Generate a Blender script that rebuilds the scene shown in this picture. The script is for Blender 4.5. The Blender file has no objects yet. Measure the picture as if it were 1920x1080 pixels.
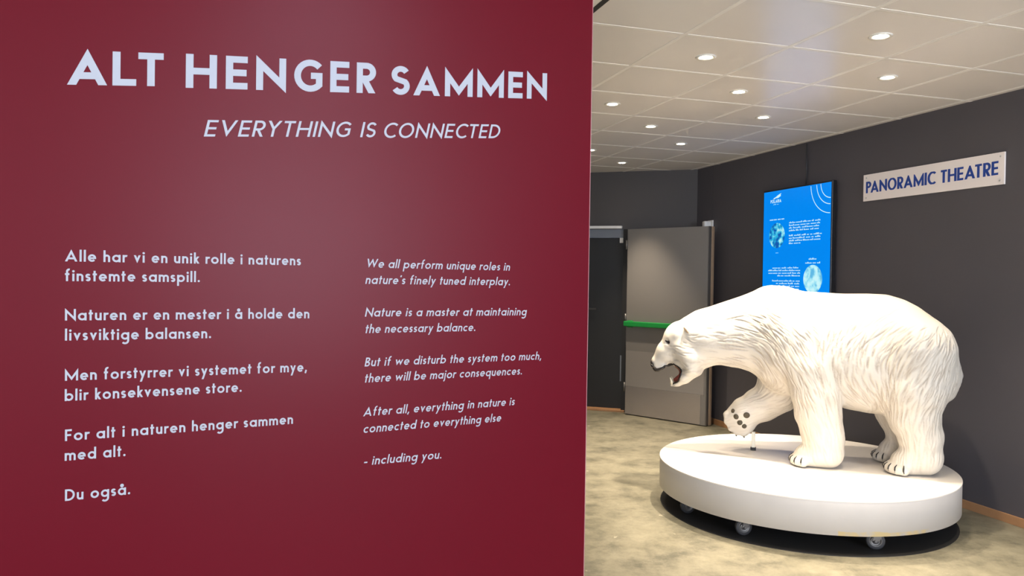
import bpy, bmesh, math, random
import numpy as np
from mathutils import Vector, Matrix
from mathutils.bvhtree import BVHTree
from mathutils.kdtree import KDTree

C = bpy.context.scene.collection
SC = bpy.context.scene

# ------------------------------------------------------------------ camera
FPX, PITCH, ROLL, CAM_H = 1459.22, -0.01177, 0.01487, 1.4611
fwd = Vector((0, math.cos(PITCH), math.sin(PITCH)))
up0 = Vector((0, -math.sin(PITCH), math.cos(PITCH)))
r0 = Vector((1, 0, 0))
CR = r0 * math.cos(ROLL) + up0 * math.sin(ROLL)
CU = up0 * math.cos(ROLL) - r0 * math.sin(ROLL)
cd = bpy.data.cameras.new('camera')
cam = bpy.data.objects.new('camera', cd)
C.objects.link(cam)
cd.sensor_width = 36
cd.lens = FPX * 36 / 1920
cd.clip_start = 0.05
m = Matrix((CR, CU, -fwd)).transposed().to_4x4()
m.translation = Vector((0, 0, CAM_H))
cam.matrix_world = m
SC.camera = cam

# ------------------------------------------------------------------ colour management, world
SC.view_settings.view_transform = 'Standard'
SC.view_settings.look = 'None'
SC.view_settings.gamma = 1
SC.view_settings.use_curve_mapping = False
SC.view_settings.exposure = 0.42
w = bpy.data.worlds.new('world')
SC.world = w
w.use_nodes = True
w.node_tree.nodes['Background'].inputs[0].default_value = (0.75, 0.83, 1, 1)
w.node_tree.nodes['Background'].inputs[1].default_value = 1.0

# ------------------------------------------------------------------ frames of reference
TH = -0.29935
DB = Vector((math.sin(TH), math.cos(TH), 0))       # along the right wall, away from the camera
NB = Vector((math.cos(TH), -math.sin(TH), 0))      # towards the right wall
WALL_B = 4.3654
HC = 2.6675                                        # ceiling height
TS = 0.6                                           # ceiling tile
C0, D0 = 3.4046, 2.5132
ROTZ = -TH
TR = 1.02547                                       # bearing of the red panel
PD = 1.77
PN = Vector((math.cos(TR), -math.sin(TR), 0))
PT = Vector((math.sin(TR), math.cos(TR), 0))

LAMP_W, FILL_W = 150.0, 215.0                     # spotlight strength, and strength of the added rear fill


def ab(a, b, z=0.0):
    return DB * a + NB * b + Vector((0, 0, z))


def ray(x, y):
    return fwd + CR * ((x - 960) / FPX) - CU * ((y - 540) / FPX)


def on_plane(x, y, n, c):
    d = ray(x, y)
    return d * (c / d.dot(n)) + Vector((0, 0, CAM_H))


# cool fill light from two added, unseen rear windows (built below): b0, b1, z0, z1, power
REAR_A = -3.4
FILL_WINDOWS = [(-3.1, -0.9, .5, 2.5, FILL_W * .8), (2.0, 4.15, .9, 2.55, FILL_W * .8)]
for b0_, b1_, z0_, z1_, pw_ in FILL_WINDOWS:
    ld = bpy.data.lights.new('window_daylight', 'AREA')
    ld.shape = 'RECTANGLE'
    ld.size, ld.size_y = b1_ - b0_ - .1, z1_ - z0_ - .1
    ld.energy = pw_
    ld.color = (0.80, 0.87, 1.0)
    lo = bpy.data.objects.new('window_daylight', ld)
    C.objects.link(lo)
    lo.matrix_world = Matrix((NB, Vector((0, 0, 1)), -DB)).transposed().to_4x4()
    lo.location = ab(REAR_A + 0.03, (b0_ + b1_) / 2, (z0_ + z1_) / 2)

# ------------------------------------------------------------------ materials


def mat(name, col, rough=.5, metal=0, emit=None, estr=0, spec=.5, bump=None, mottle=None):
    M = bpy.data.materials.new(name)
    M.use_nodes = True
    nt = M.node_tree
    P = nt.nodes['Principled BSDF']
    P.inputs['Base Color'].default_value = (*col, 1)
    P.inputs['Roughness'].default_value = rough
    P.inputs['Metallic'].default_value = metal
    P.inputs['Specular IOR Level'].default_value = spec
    if emit:
        P.inputs['Emission Color'].default_value = (*emit, 1)
        P.inputs['Emission Strength'].default_value = estr
    tc = nt.nodes.new('ShaderNodeTexCoord')
    if mottle:      # (scale, amount)
        n = nt.nodes.new('ShaderNodeTexNoise')
        n.inputs['Scale'].default_value = mottle[0]
        n.inputs['Detail'].default_value = 5
        nt.links.new(tc.outputs['Object'], n.inputs['Vector'])
        mx = nt.nodes.new('ShaderNodeMix')
        mx.data_type = 'RGBA'
        k = mottle[1]
        mx.inputs[6].default_value = (*[c * (1 - k) for c in col], 1)
        mx.inputs[7].default_value = (*[min(1, c * (1 + k)) for c in col], 1)
        nt.links.new(n.outputs[0], mx.inputs[0])
        nt.links.new(mx.outputs[2], P.inputs['Base Color'])
    if bump:        # (scale, strength, distance)
        n = nt.nodes.new('ShaderNodeTexNoise')
        n.inputs['Scale'].default_value = bump[0]
        n.inputs['Detail'].default_value = 4
        nt.links.new(tc.outputs['Object'], n.inputs['Vector'])
        b = nt.nodes.new('ShaderNodeBump')
        b.inputs['Strength'].default_value = bump[1]
        b.inputs['Distance'].default_value = bump[2]
        nt.links.new(n.outputs[0], b.inputs['Height'])
        nt.links.new(b.outputs[0], P.inputs['Normal'])
    return M


M = {}
M['red'] = mat('dark_red_laminate', (.098, .0017, .0078), .37, mottle=(.8, .06), spec=.14)
M['edge'] = mat('pale_edge', (.36, .17, .17), .5)
M['lettering'] = mat('white_lettering', (.33, .345, .385), .6)
M['wall'] = mat('charcoal_wall', (.076, .070, .079), .6, mottle=(1.5, .07), bump=(60, .08, .002))
M['wall_far'] = mat('dark_paint', (.070, .065, .066), .75, mottle=(1.5, .07))
M['hall'] = mat('hall_wall', (.66, .64, .61), .8)
M['tile'] = mat('ceiling_tile', (.92, .865, .81), .24, spec=.42, mottle=(3, .02), bump=(250, .05, .001))
M['tbar'] = mat('ceiling_bar', (.92, .88, .82), .4)
M['slab'] = mat('ceiling_plain', (.92, .865, .81), .6)
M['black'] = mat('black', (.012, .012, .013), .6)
M['rubber'] = mat('dark_rubber', (.03, .03, .033), .55)
M['steel'] = mat('brushed_steel', (.42, .40, .40), .32, metal=.9, bump=(90, .05, .001))
M['zinc'] = mat('zinc', (.55, .55, .55), .35, metal=.8)
M['leaf'] = mat('grey_laminate', (.185, .172, .16), .5, bump=(8, .05, .004))
M['leafedge'] = mat('brown_edge', (.34, .24, .16), .5)
M['plate'] = mat('grey_protective_plate', (.25, .23, .215), .35)
M['kick'] = mat('kick_steel', (.50, .46, .455), .27, metal=.75)
M['castmetal'] = mat('caster_metal', (.16, .155, .15), .4, metal=.6)
M['green'] = mat('green_bar', (.012, .26, .05), .4)
M['darkdoor'] = mat('dark_door', (.013, .014, .016), .45)
M['lintel'] = mat('lintel_grey', (.17, .19, .225), .4)
M['white'] = mat('white_plastic', (.75, .74, .72), .45)
M['lampwhite'] = mat('lamp_trim', (.8, .77, .7), .35)
M['lens'] = mat('lamp_lens', (1, .9, .75), .3, emit=(1, .88, .70), estr=60)
M['wood'] = mat('skirting_wood', (.36, .19, .09), .55, mottle=(9, .25))
M['sign'] = mat('sign_plate', (.86, .79, .76), .22)
M['signblue'] = mat('sign_blue', (.008, .05, .30), .4)
M['bezel'] = mat('screen_bezel', (.010, .010, .012), .35)
M['display'] = mat('screen_blue', (.0, .02, .08), .12, emit=(.0, .235, .84), estr=.76)
M['scr_white'] = mat('screen_white', (0, 0, 0), .3, emit=(.62, .93, 1.0), estr=.72)
M['scr_soft'] = mat('screen_pale', (0, 0, 0), .3, emit=(.30, .72, 1.0), estr=.8)
M['pad'] = mat('paw_pad', (.055, .042, .022), .6, bump=(80, .3, .003))
M['nose'] = mat('bear_nose', (.018, .014, .012), .35)
M['claw'] = mat('claw', (.022, .020, .018), .4)
M['lip'] = mat('mouth_lining', (.20, .045, .028), .4, mottle=(14, .5))
M['tongue'] = mat('tongue', (.32, .075, .05), .35)
M['earbrown'] = mat('inner_ear', (.50, .36, .24), .6)
M['tooth'] = mat('tooth', (.78, .70, .52), .3)
M['glass'] = mat('window_glass', (.6, .7, .8), .1, emit=(.72, .82, 1.0), estr=2.0)  # glowing panes of the added rear windows
M['led'] = mat('cool_diffuser', (.8, .85, .9), .5, emit=(.72, .80, 1.0), estr=20)  # glowing face of the added ceiling fill light
M['post'] = mat('post_paint', (.78, .74, .62), .5)
M['shade'] = mat('shoe', (.02, .02, .02), .6)


def concrete():
    Mx = mat('polished_concrete', (.4, .36, .26), .42)
    nt = Mx.node_tree
    P = nt.nodes['Principled BSDF']
    tc = nt.nodes.new('ShaderNodeTexCoord')

    def noise(s, d, r=.5):
        n = nt.nodes.new('ShaderNodeTexNoise')
        n.inputs['Scale'].default_value = s
        n.inputs['Detail'].default_value = d
        n.inputs['Roughness'].default_value = r
        nt.links.new(tc.outputs['Object'], n.inputs['Vector'])
        return n
    n1 = noise(3.2, 14, .80)
    cr = nt.nodes.new('ShaderNodeValToRGB')
    e = cr.color_ramp.elements
    e[0].position, e[0].color = .38, (.088, .084, .060, 1)
    e[1].position, e[1].color = .66, (.25, .23, .165, 1)
    x = e.new(.5); x.color = (.17, .157, .112, 1)
    nt.links.new(n1.outputs[0], cr.inputs[0])
    n2 = noise(11, 6, .66)
    cr2 = nt.nodes.new('ShaderNodeValToRGB')
    cr2.color_ramp.elements[0].position = .66
    cr2.color_ramp.elements[1].position = .74
    nt.links.new(n2.outputs[0], cr2.inputs[0])
    mx = nt.nodes.new('ShaderNodeMix'); mx.data_type = 'RGBA'
    mx.inputs[7].default_value = (.46, .42, .32, 1)
    nt.links.new(cr.outputs[0], mx.inputs[6])
    nt.links.new(cr2.outputs[0], mx.inputs[0])
    nt.links.new(mx.outputs[2], P.inputs['Base Color'])
    n3 = noise(3, 4)
    mr = nt.nodes.new('ShaderNodeMapRange')
    mr.inputs[3].default_value, mr.inputs[4].default_value = .3, .62
    nt.links.new(n3.outputs[0], mr.inputs[0])
    nt.links.new(mr.outputs[0], P.inputs['Roughness'])
    b = nt.nodes.new('ShaderNodeBump')
    b.inputs['Strength'].default_value = .1
    b.inputs['Distance'].default_value = .004
    nt.links.new(n2.outputs[0], b.inputs['Height'])
    nt.links.new(b.outputs[0], P.inputs['Normal'])
    return Mx


M['floor'] = concrete()


def stained_white(name, lo, hi, stain, ang0, ang1):
    """white board side with scuffs, and a yellowed band along the lower edge between two bearings"""
    Mx = mat(name, lo, .5)
    nt = Mx.node_tree
    P = nt.nodes['Principled BSDF']
    L = nt.links.new
    tc = nt.nodes.new('ShaderNodeTexCoord')
    n = nt.nodes.new('ShaderNodeTexNoise'); n.inputs['Scale'].default_value = 5; n.inputs['Detail'].default_value = 6
    L(tc.outputs['Object'], n.inputs['Vector'])
    mx = nt.nodes.new('ShaderNodeMix'); mx.data_type = 'RGBA'
    mx.inputs[6].default_value = (*lo, 1); mx.inputs[7].default_value = (*hi, 1)
    L(n.outputs[0], mx.inputs[0])
    sep = nt.nodes.new('ShaderNodeSeparateXYZ'); L(tc.outputs['Object'], sep.inputs[0])
    at = nt.nodes.new('ShaderNodeMath'); at.operation = 'ARCTAN2'
    L(sep.outputs[1], at.inputs[0]); L(sep.outputs[0], at.inputs[1])

    def m2(op, a, b):
        q = nt.nodes.new('ShaderNodeMath'); q.operation = op
        for i, v in enumerate((a, b)):
            if isinstance(v, (int, float)):
                q.inputs[i].default_value = v
            else:
                L(v, q.inputs[i])
        return q.outputs[0]
    g = m2('MULTIPLY', m2('GREATER_THAN', at.outputs[0], ang0), m2('LESS_THAN', at.outputs[0], ang1))
    edge = m2('MULTIPLY_ADD', n.outputs[0], .06)
    edge.node.inputs[2].default_value = .105
    g = m2('MULTIPLY', g, m2('LESS_THAN', sep.outputs[2], edge))
    n4 = nt.nodes.new('ShaderNodeTexNoise'); n4.inputs['Scale'].default_value = 22; n4.inputs['Detail'].default_value = 3
    L(tc.outputs['Object'], n4.inputs['Vector'])
    g = m2('MULTIPLY', g, m2('SMOOTH_MIN', m2('MULTIPLY', m2('SUBTRACT', n4.outputs[0], .36), 5.0), 1.0))
    mx2 = nt.nodes.new('ShaderNodeMix'); mx2.data_type = 'RGBA'
    L(g, mx2.inputs[0]); L(mx.outputs[2], mx2.inputs[6]); mx2.inputs[7].default_value = (*stain, 1)
    # small dark scuffs
    mp = nt.nodes.new('ShaderNodeMapping'); mp.inputs['Scale'].default_value = (1, 1, 4)
    L(tc.outputs['Object'], mp.inputs[0])
    n5 = nt.nodes.new('ShaderNodeTexNoise'); n5.inputs['Scale'].default_value = 7; n5.inputs['Detail'].default_value = 2
    L(mp.outputs[0], n5.inputs['Vector'])
    mx3 = nt.nodes.new('ShaderNodeMix'); mx3.data_type = 'RGBA'
    L(m2('MULTIPLY', m2('GREATER_THAN', n5.outputs[0], .765), .7), mx3.inputs[0])
    L(mx2.outputs[2], mx3.inputs[6]); mx3.inputs[7].default_value = (.2, .16, .12, 1)
    L(mx3.outputs[2], P.inputs['Base Color'])
    return Mx


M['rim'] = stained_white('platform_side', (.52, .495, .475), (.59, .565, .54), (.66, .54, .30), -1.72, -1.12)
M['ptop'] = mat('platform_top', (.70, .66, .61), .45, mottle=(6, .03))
M['bear'] = mat('bear_white', (.62, .575, .50), .5, mottle=(7, .03), bump=(120, .15, .002))


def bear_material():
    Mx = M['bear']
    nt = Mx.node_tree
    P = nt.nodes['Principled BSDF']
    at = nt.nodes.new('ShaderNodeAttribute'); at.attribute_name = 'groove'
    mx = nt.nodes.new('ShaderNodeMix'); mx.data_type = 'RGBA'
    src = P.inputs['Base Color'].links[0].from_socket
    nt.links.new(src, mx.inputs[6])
    mx.inputs[7].default_value = (.34, .27, .20, 1)      # shade of the carved fur grooves, painted in as a darker colour
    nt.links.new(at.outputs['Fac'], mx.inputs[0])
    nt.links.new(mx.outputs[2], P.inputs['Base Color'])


bear_material()

# ------------------------------------------------------------------ helpers


def link(name, me, material, parent=None, loc=None, rotz=0.0):
    o = bpy.data.objects.new(name, me)
    C.objects.link(o)
    if material is not None and not me.materials:
        me.materials.append(material)
    if parent:
        o.parent = parent
    if loc is not None:
        o.location = loc
    o.rotation_euler = (0, 0, rotz)
    return o


def mesh(name, vs, fs, smooth=False):
    me = bpy.data.meshes.new(name)
    me.from_pydata([tuple(v) for v in vs], [], fs)
    me.validate()
    if smooth:
        me.polygons.foreach_set('use_smooth', [True] * len(me.polygons))
    me.update()
    return me


def bm_mesh(name, bm, smooth=False):
    me = bpy.data.meshes.new(name)
    bmesh.ops.recalc_face_normals(bm, faces=bm.faces)
    bm.to_mesh(me)
    bm.free()
    if smooth:
        me.polygons.foreach_set('use_smooth', [True] * len(me.polygons))
    return me


def box(bm, lo, hi, bev=0.0, frame=None):
    """axis box, optionally in a frame (origin, x, y, z)"""
    vs = []
    for x in (lo[0], hi[0]):
        for y in (lo[1], hi[1]):
            for z in (lo[2], hi[2]):
                v = Vector((x, y, z))
                if frame:
                    v = frame[0] + frame[1] * x + frame[2] * y + frame[3] * z
                vs.append(bm.verts.new(v))
    fs = [(0, 1, 3, 2), (4, 6, 7, 5), (0, 4, 5, 1), (2, 3, 7, 6), (0, 2, 6, 4), (1, 5, 7, 3)]
    nf = [bm.faces.new([vs[i] for i in f]) for f in fs]
    if bev:
        es = list({e for f in nf for e in f.edges})
        bmesh.ops.bevel(bm, geom=es, offset=bev, segments=2, affect='EDGES', profile=.5)


def box_obj(name, lo, hi, material, parent=None, loc=None, bev=0.0, frame=None, rotz=0):
    bm = bmesh.new()
    box(bm, lo, hi, bev, frame)
    return link(name, bm_mesh(name, bm), material, parent, loc, rotz)


def lathe(bm, prof, n=32, axis='Z', center=(0, 0, 0)):
    rings = []
    cx, cy, cz = center
    for r, z in prof:
        if r < 1e-6:
            p = {'Z': (cx, cy, cz + z), 'X': (cx + z, cy, cz), 'Y': (cx, cy + z, cz)}[axis]
            rings.append([bm.verts.new(p)])
            continue
        ring = []
        for i in range(n):
            a = 2 * math.pi * i / n
            c, s = r * math.cos(a), r * math.sin(a)
            p = {'Z': (cx + c, cy + s, cz + z), 'X': (cx + z, cy + c, cz + s), 'Y': (cx + c, cy + z, cz + s)}[axis]
            ring.append(bm.verts.new(p))
        rings.append(ring)
    for A, B in zip(rings, rings[1:]):
        for i in range(n):
            j = (i + 1) % n
            if len(A) == 1 and len(B) == 1:
                continue
            if len(A) == 1:
                bm.faces.new((A[0], B[i], B[j]))
            elif len(B) == 1:
                bm.faces.new((A[i], A[j], B[0]))
            else:
                bm.faces.new((A[i], A[j], B[j], B[i]))


def empty(name, loc, label=None, cat=None, group=None, rotz=0.0):
    o = bpy.data.objects.new(name, None)
    C.objects.link(o)
    o.location = loc
    o.rotation_euler = (0, 0, rotz)
    o.empty_display_size = .1
    if label:
        o['label'] = label
        o['category'] = cat
    if group:
        o['group'] = group
    return o


def structure(o):
    o['kind'] = 'structure'
    return o


# ------------------------------------------------------------------ room shell
A_MIN = REAR_A
LEFT_B = -4.6
bd = Vector((.94958, -.31352, 0))                  # along the back wall, towards the right
bc = Vector((1.9242, 8.4050, 0))                   # back right corner
bn = Vector((.31352, .94958, 0))                   # outward normal of the back wall
corner_a = bc.dot(DB)


def back_a(b):
    """a-coordinate of the back wall at lateral position b"""
    t = (b - bc.dot(NB)) / bd.dot(NB)
    return (bc + bd * t).dot(DB)


poly = [ab(A_MIN, LEFT_B), ab(A_MIN, WALL_B), ab(back_a(WALL_B), WALL_B), ab(back_a(LEFT_B), LEFT_B)]


def prism(name, pts, z0, z1, material):
    vs = [Vector((p.x, p.y, z0)) for p in pts] + [Vector((p.x, p.y, z1)) for p in pts]
    n = len(pts)
    fs = [tuple(range(n))[::-1], tuple(range(n, 2 * n))] + [(i, (i + 1) % n, (i + 1) % n + n, i + n) for i in range(n)]
    bm = bmesh.new()
    V = [bm.verts.new(v) for v in vs]
    for f in fs:
        bm.faces.new([V[i] for i in f])
    return link(name, bm_mesh(name, bm), material)


structure(prism('floor', poly, -.12, 0, M['floor']))
ceiling = structure(prism('ceiling', poly, HC + .022, HC + .14, M['slab']))

# ceiling frame: local x = NB, local y = DB
cf = (Vector((0, 0, 0)), NB, DB, Vector((0, 0, 1)))


def clip(pts, n, c):
    """keep the part of polygon with n.p <= c"""
    out = []
    for i, p in enumerate(pts):
        q = pts[(i + 1) % len(pts)]
        dp, dq = n.dot(p) - c, n.dot(q) - c
        if dp <= 0:
            out.append(p)
        if dp * dq < 0:
            out.append(p + (q - p) * (dp / (dp - dq)))
    return out


def clipped_plate(name, b0, b1, a0, a1, z0, z1, material, parent):
    pts = [ab(a0, b0), ab(a0, b1), ab(a1, b1), ab(a1, b0)]
    pts = clip(pts, bn, bn.dot(bc) - .002)
    if len(pts) < 3:
        return None
    ar = sum((pts[i].x * pts[(i + 1) % len(pts)].y - pts[(i + 1) % len(pts)].x * pts[i].y) for i in range(len(pts))) / 2
    if abs(ar) < 1e-4:
        return None
    o = prism(name, pts, z0, z1, material)
    o.parent = parent
    return o


GAP = .010
tile_me = None
for j in range(-2, 4):
    b0 = D0 + TS * j
    b1 = min(b0 + TS, WALL_B)
    for i in range(-11, 11):
        a0 = C0 + TS * i
        a1 = a0 + TS
        if a0 < A_MIN:
            continue
        full = j < 3 and all(bn.dot(ab(a, b)) < bn.dot(bc) - .01 for a in (a0, a1) for b in (b0, b1))
        if full:
            if tile_me is None:
                bm = bmesh.new()
                box(bm, (GAP, GAP, 0), (TS - GAP, TS - GAP, .018))
                tile_me = bm_mesh('ceiling_tile', bm)
            o = link('ceiling_tile', tile_me, M['tile'], ceiling, ab(a0, b0, HC), ROTZ)
        else:
            clipped_plate('ceiling_tile', b0 + GAP, b1 - .001, a0 + GAP, a1 - GAP, HC, HC + .018, M['tile'], ceiling)
for j in range(-2, 4):
    b = D0 + TS * j
    clipped_plate('grid_bar', b - .012, b + .012, A_MIN, 12, HC - .0018, HC + .02, M['tbar'], ceiling)
for i in range(-11, 11):
    a = C0 + TS * i
    if a > A_MIN:
        clipped_plate('cross_bar', D0 - 2 * TS, WALL_B, a - .012, a + .012, HC - .0012, HC + .02, M['tbar'], ceiling)
# plain ceiling beyond the tiled field, with a dark joint between
clipped_plate('ceiling_board', LEFT_B, 1.345, A_MIN, 14, HC - .002, HC + .02, M['slab'], ceiling)
clipped_plate('ceiling_joint', 1.345, 1.372, A_MIN, 14, HC - .004, HC + .02, M['black'], ceiling)

# walls
wr = structure(box_obj('wall_right', (A_MIN, 0, 0), (corner_a + .3, .12, HC + .1), M['wall'], frame=(NB * (WALL_B + .006), DB, NB, Vector((0, 0, 1)))))
for a0, a1 in ((A_MIN, 1.13), (1.13, 7.128), (7.128, corner_a - .004)):
    box_obj('wall_panel', (a0 + .003, 0, 0.05), (a1 - .003, .006, HC), M['wall'], wr, frame=(NB * WALL_B, DB, NB, Vector((0, 0, 1))))
sk = structure(box_obj('baseboard_right', (A_MIN, -.014, 0), (corner_a - .02, .0, .055), M['wood'], bev=.002, frame=(NB * WALL_B, DB, NB, Vector((0, 0, 1)))))

# back wall with the door opening; t runs along bd from the corner (negative = left)
T0, T1 = -2.55, -.69
ZT = 2.03
fb = (bc, bd, bn, Vector((0, 0, 1)))
bm = bmesh.new()
box(bm, (T1, 0, 0), (.1, .2, HC + .1), frame=fb)
box(bm, (T0, 0, ZT), (T1, .2, HC + .1), frame=fb)
box(bm, (-9.2, 0, 0), (T0, .2, HC + .1), frame=fb)
structure(link('wall_back', bm_mesh('wall_back', bm), M['wall_far']))
structure(box_obj('wall_left', (A_MIN, -.12, 0), (back_a(LEFT_B) + .3, 0, HC + .1), M['hall'], frame=(NB * LEFT_B, DB, NB, Vector((0, 0, 1)))))
bm = bmesh.new()
fr = (DB * REAR_A, NB, -DB, Vector((0, 0, 1)))
edges_ = [LEFT_B - .1] + [v for q in FILL_WINDOWS for v in q[:2]] + [WALL_B + .1]
for k in range(0, len(edges_), 2):
    box(bm, (edges_[k], 0, 0), (edges_[k + 1], .15, HC + .1), frame=fr)
for b0_, b1_, z0_, z1_, _p in FILL_WINDOWS:
    box(bm, (b0_, 0, 0), (b1_, .15, z0_), frame=fr)
    box(bm, (b0_, 0, z1_), (b1_, .15, HC + .1), frame=fr)
structure(link('wall_rear', bm_mesh('wall_rear', bm), M['hall']))
wf = (Vector((0, 0, 0)), NB, -DB, Vector((0, 0, 1)))
for wi, (b0_, b1_, z0_, z1_, _p) in enumerate(FILL_WINDOWS):
    win = structure(empty('window_%d' % (wi + 1), ab(REAR_A, (b0_ + b1_) / 2, z0_)))  # added out of view, with glowing panes, for cool fill light
    hw, hh = (b1_ - b0_) / 2, z1_ - z0_
    bm = bmesh.new()
    for lo_, hi_ in (((-hw, .03, 0), (-hw + .05, .1, hh)), ((hw - .05, .03, 0), (hw, .1, hh)), ((-hw, .03, 0), (hw, .1, .05)), ((-hw, .03, hh - .05), (hw, .1, hh)), ((-.02, .03, 0), (.02, .1, hh))):
        box(bm, lo_, hi_, frame=wf)
    link('window_frame', bm_mesh('window_frame', bm), M['white'], win)
    for sd in (-1, 1):
        box_obj('window_pane', (min(.02 * sd, (hw - .05) * sd), .06, .05), (max(.02 * sd, (hw - .05) * sd), .07, hh - .05), M['glass'], win, frame=wf)

# ---- doorway: dark double door in the back wall
d1 = structure(empty('door_1', bc + bd * T1))
fo = (Vector((0, 0, 0)), bd, bn, Vector((0, 0, 1)))
W = T0 - T1
bm = bmesh.new()
box(bm, (-.045, .0, 0), (0, .16, ZT), frame=fo)
box(bm, (W, .0, 0), (W + .045, .16, ZT), frame=fo)
link('door_frame', bm_mesh('door_frame', bm), M['black'], d1)
box_obj('lintel', (W + .045, .02, ZT - .085), (-.045, .14, ZT), M['lintel'], d1, frame=fo)
hd = (W + .045 - .045) / 2
for k, (x0, x1) in enumerate(((-.50, -.047), (W + .047, -.506))):
    lf = box_obj('door_leaf', (x0, .09, .012), (x1, .13, ZT - .088), M['darkdoor'], d1, frame=fo)
    if k == 0:
        box_obj('kick_plate', (-.075, .085, .33), (-.047, .09, .62), M['lintel'], lf, frame=fo)
        hb = bmesh.new()
        box(hb, (-.485, .075, 1.04), (-.445, .09, 1.2), .004, frame=fo)
        box(hb, (-.475, .035, 1.125), (-.455, .075, 1.145), .003, frame=fo)
        box(hb, (-.475, .035, 1.122), (-.35, .052, 1.146), .004, frame=fo)
        link('door_handle', bm_mesh('door_handle', hb), M['rubber'], lf)
        box_obj('closer_bracket', (-.09, .03, ZT - .15), (-.05, .09, ZT - .095), M['white'], lf, frame=fo)
box_obj('threshold', (W, -.03, 0), (0, .14, .022), M['wood'], d1, frame=fo, bev=.003)
box_obj('head_cover', (W + .2, -.05, ZT + .005), (-.055, 0, ZT + .035), M['white'], d1, frame=fo, bev=.003)

# ---- open grey leaf standing in front of the right hand wall
la, lb = Vector((1.252, 8.482, 0)), Vector((1.967, 7.829, 0))
ldir = (lb - la).normalized()
lnrm = Vector((ldir.y, -ldir.x, 0))                # may face the camera
if lnrm.dot(-la) < 0:
    lnrm = -lnrm
d2 = structure(empty('door_2', la))
fl = (Vector((0, 0, 0)), ldir, lnrm, Vector((0, 0, 1)))
LW = .967
lf = box_obj('door_leaf', (0, -.045, .008), (LW, 0, 2.02), M['leaf'], d2, frame=fl, bev=.002)
box_obj('edge_strip', (LW, -.047, .008), (LW + .012, .0, 2.02), M['castmetal'], lf, frame=fl)
box_obj('wood_edge', (LW + .004, -.085, .008), (LW + .022, -.048, 2.02), M['leafedge'], lf, frame=fl)
box_obj('steel_kick_plate', (.004, 0, .012), (LW - .055, .004, .315), M['kick'], lf, frame=fl, bev=.001)
box_obj('protective_plate', (.004, 0, .317), (LW - .02, .002, .70), M['plate'], lf, frame=fl)  # lighter grey sheet across the lower leaf, above the kick plate
bm = bmesh.new()
box(bm, (-.01, .0, .965), (LW - .12, .045, 1.02), .008, frame=fl)
box(bm, (.03, 0, .955), (.09, .03, 1.03), .004, frame=fl)
box(bm, (LW - .19, 0, .955), (LW - .12, .03, 1.03), .004, frame=fl)
link('push_bar', bm_mesh('push_bar', bm), M['green'], lf)
for z in (.25, 1.0, 1.8):
    hg = bmesh.new()
    lathe(hg, [(0, 0), (.011, 0), (.011, .1), (0, .1)], 12, center=(-.012 * ldir.x, -.012 * ldir.y, z))
    link('hinge', bm_mesh('hinge', hg, True), M['castmetal'], lf)

# the small white door holder on the wall behind the leaf
ph = on_plane(1333, 426, NB, WALL_B)
dh = empty('door_holder', Vector((ph.x, ph.y, ph.z - .06)), 'small white door holder on the charcoal wall above the open grey door corner', 'door holder')
hf_ = (Vector((0, 0, 0)), DB, -NB, Vector((0, 0, 1)))
box_obj('base_plate', (-.05, 0, 0), (.05, .012, .13), M['white'], dh, frame=hf_, bev=.003)
bm = bmesh.new()
box(bm, (-.03, .012, .02), (.03, .09, .12), .012, frame=hf_)
link('body', bm_mesh('body', bm, True), M['white'], dh)

# ------------------------------------------------------------------ stroke lettering


def arc(cx, cy, rx, ry, a0, a1, n=None):
    n = n or max(6, int(abs(a1 - a0) / 12))
    return [(cx + rx * math.cos(math.radians(a0 + (a1 - a0) * i / n)), cy + ry * math.sin(math.radians(a0 + (a1 - a0) * i / n))) for i in range(n + 1)]


XH = .66


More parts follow.
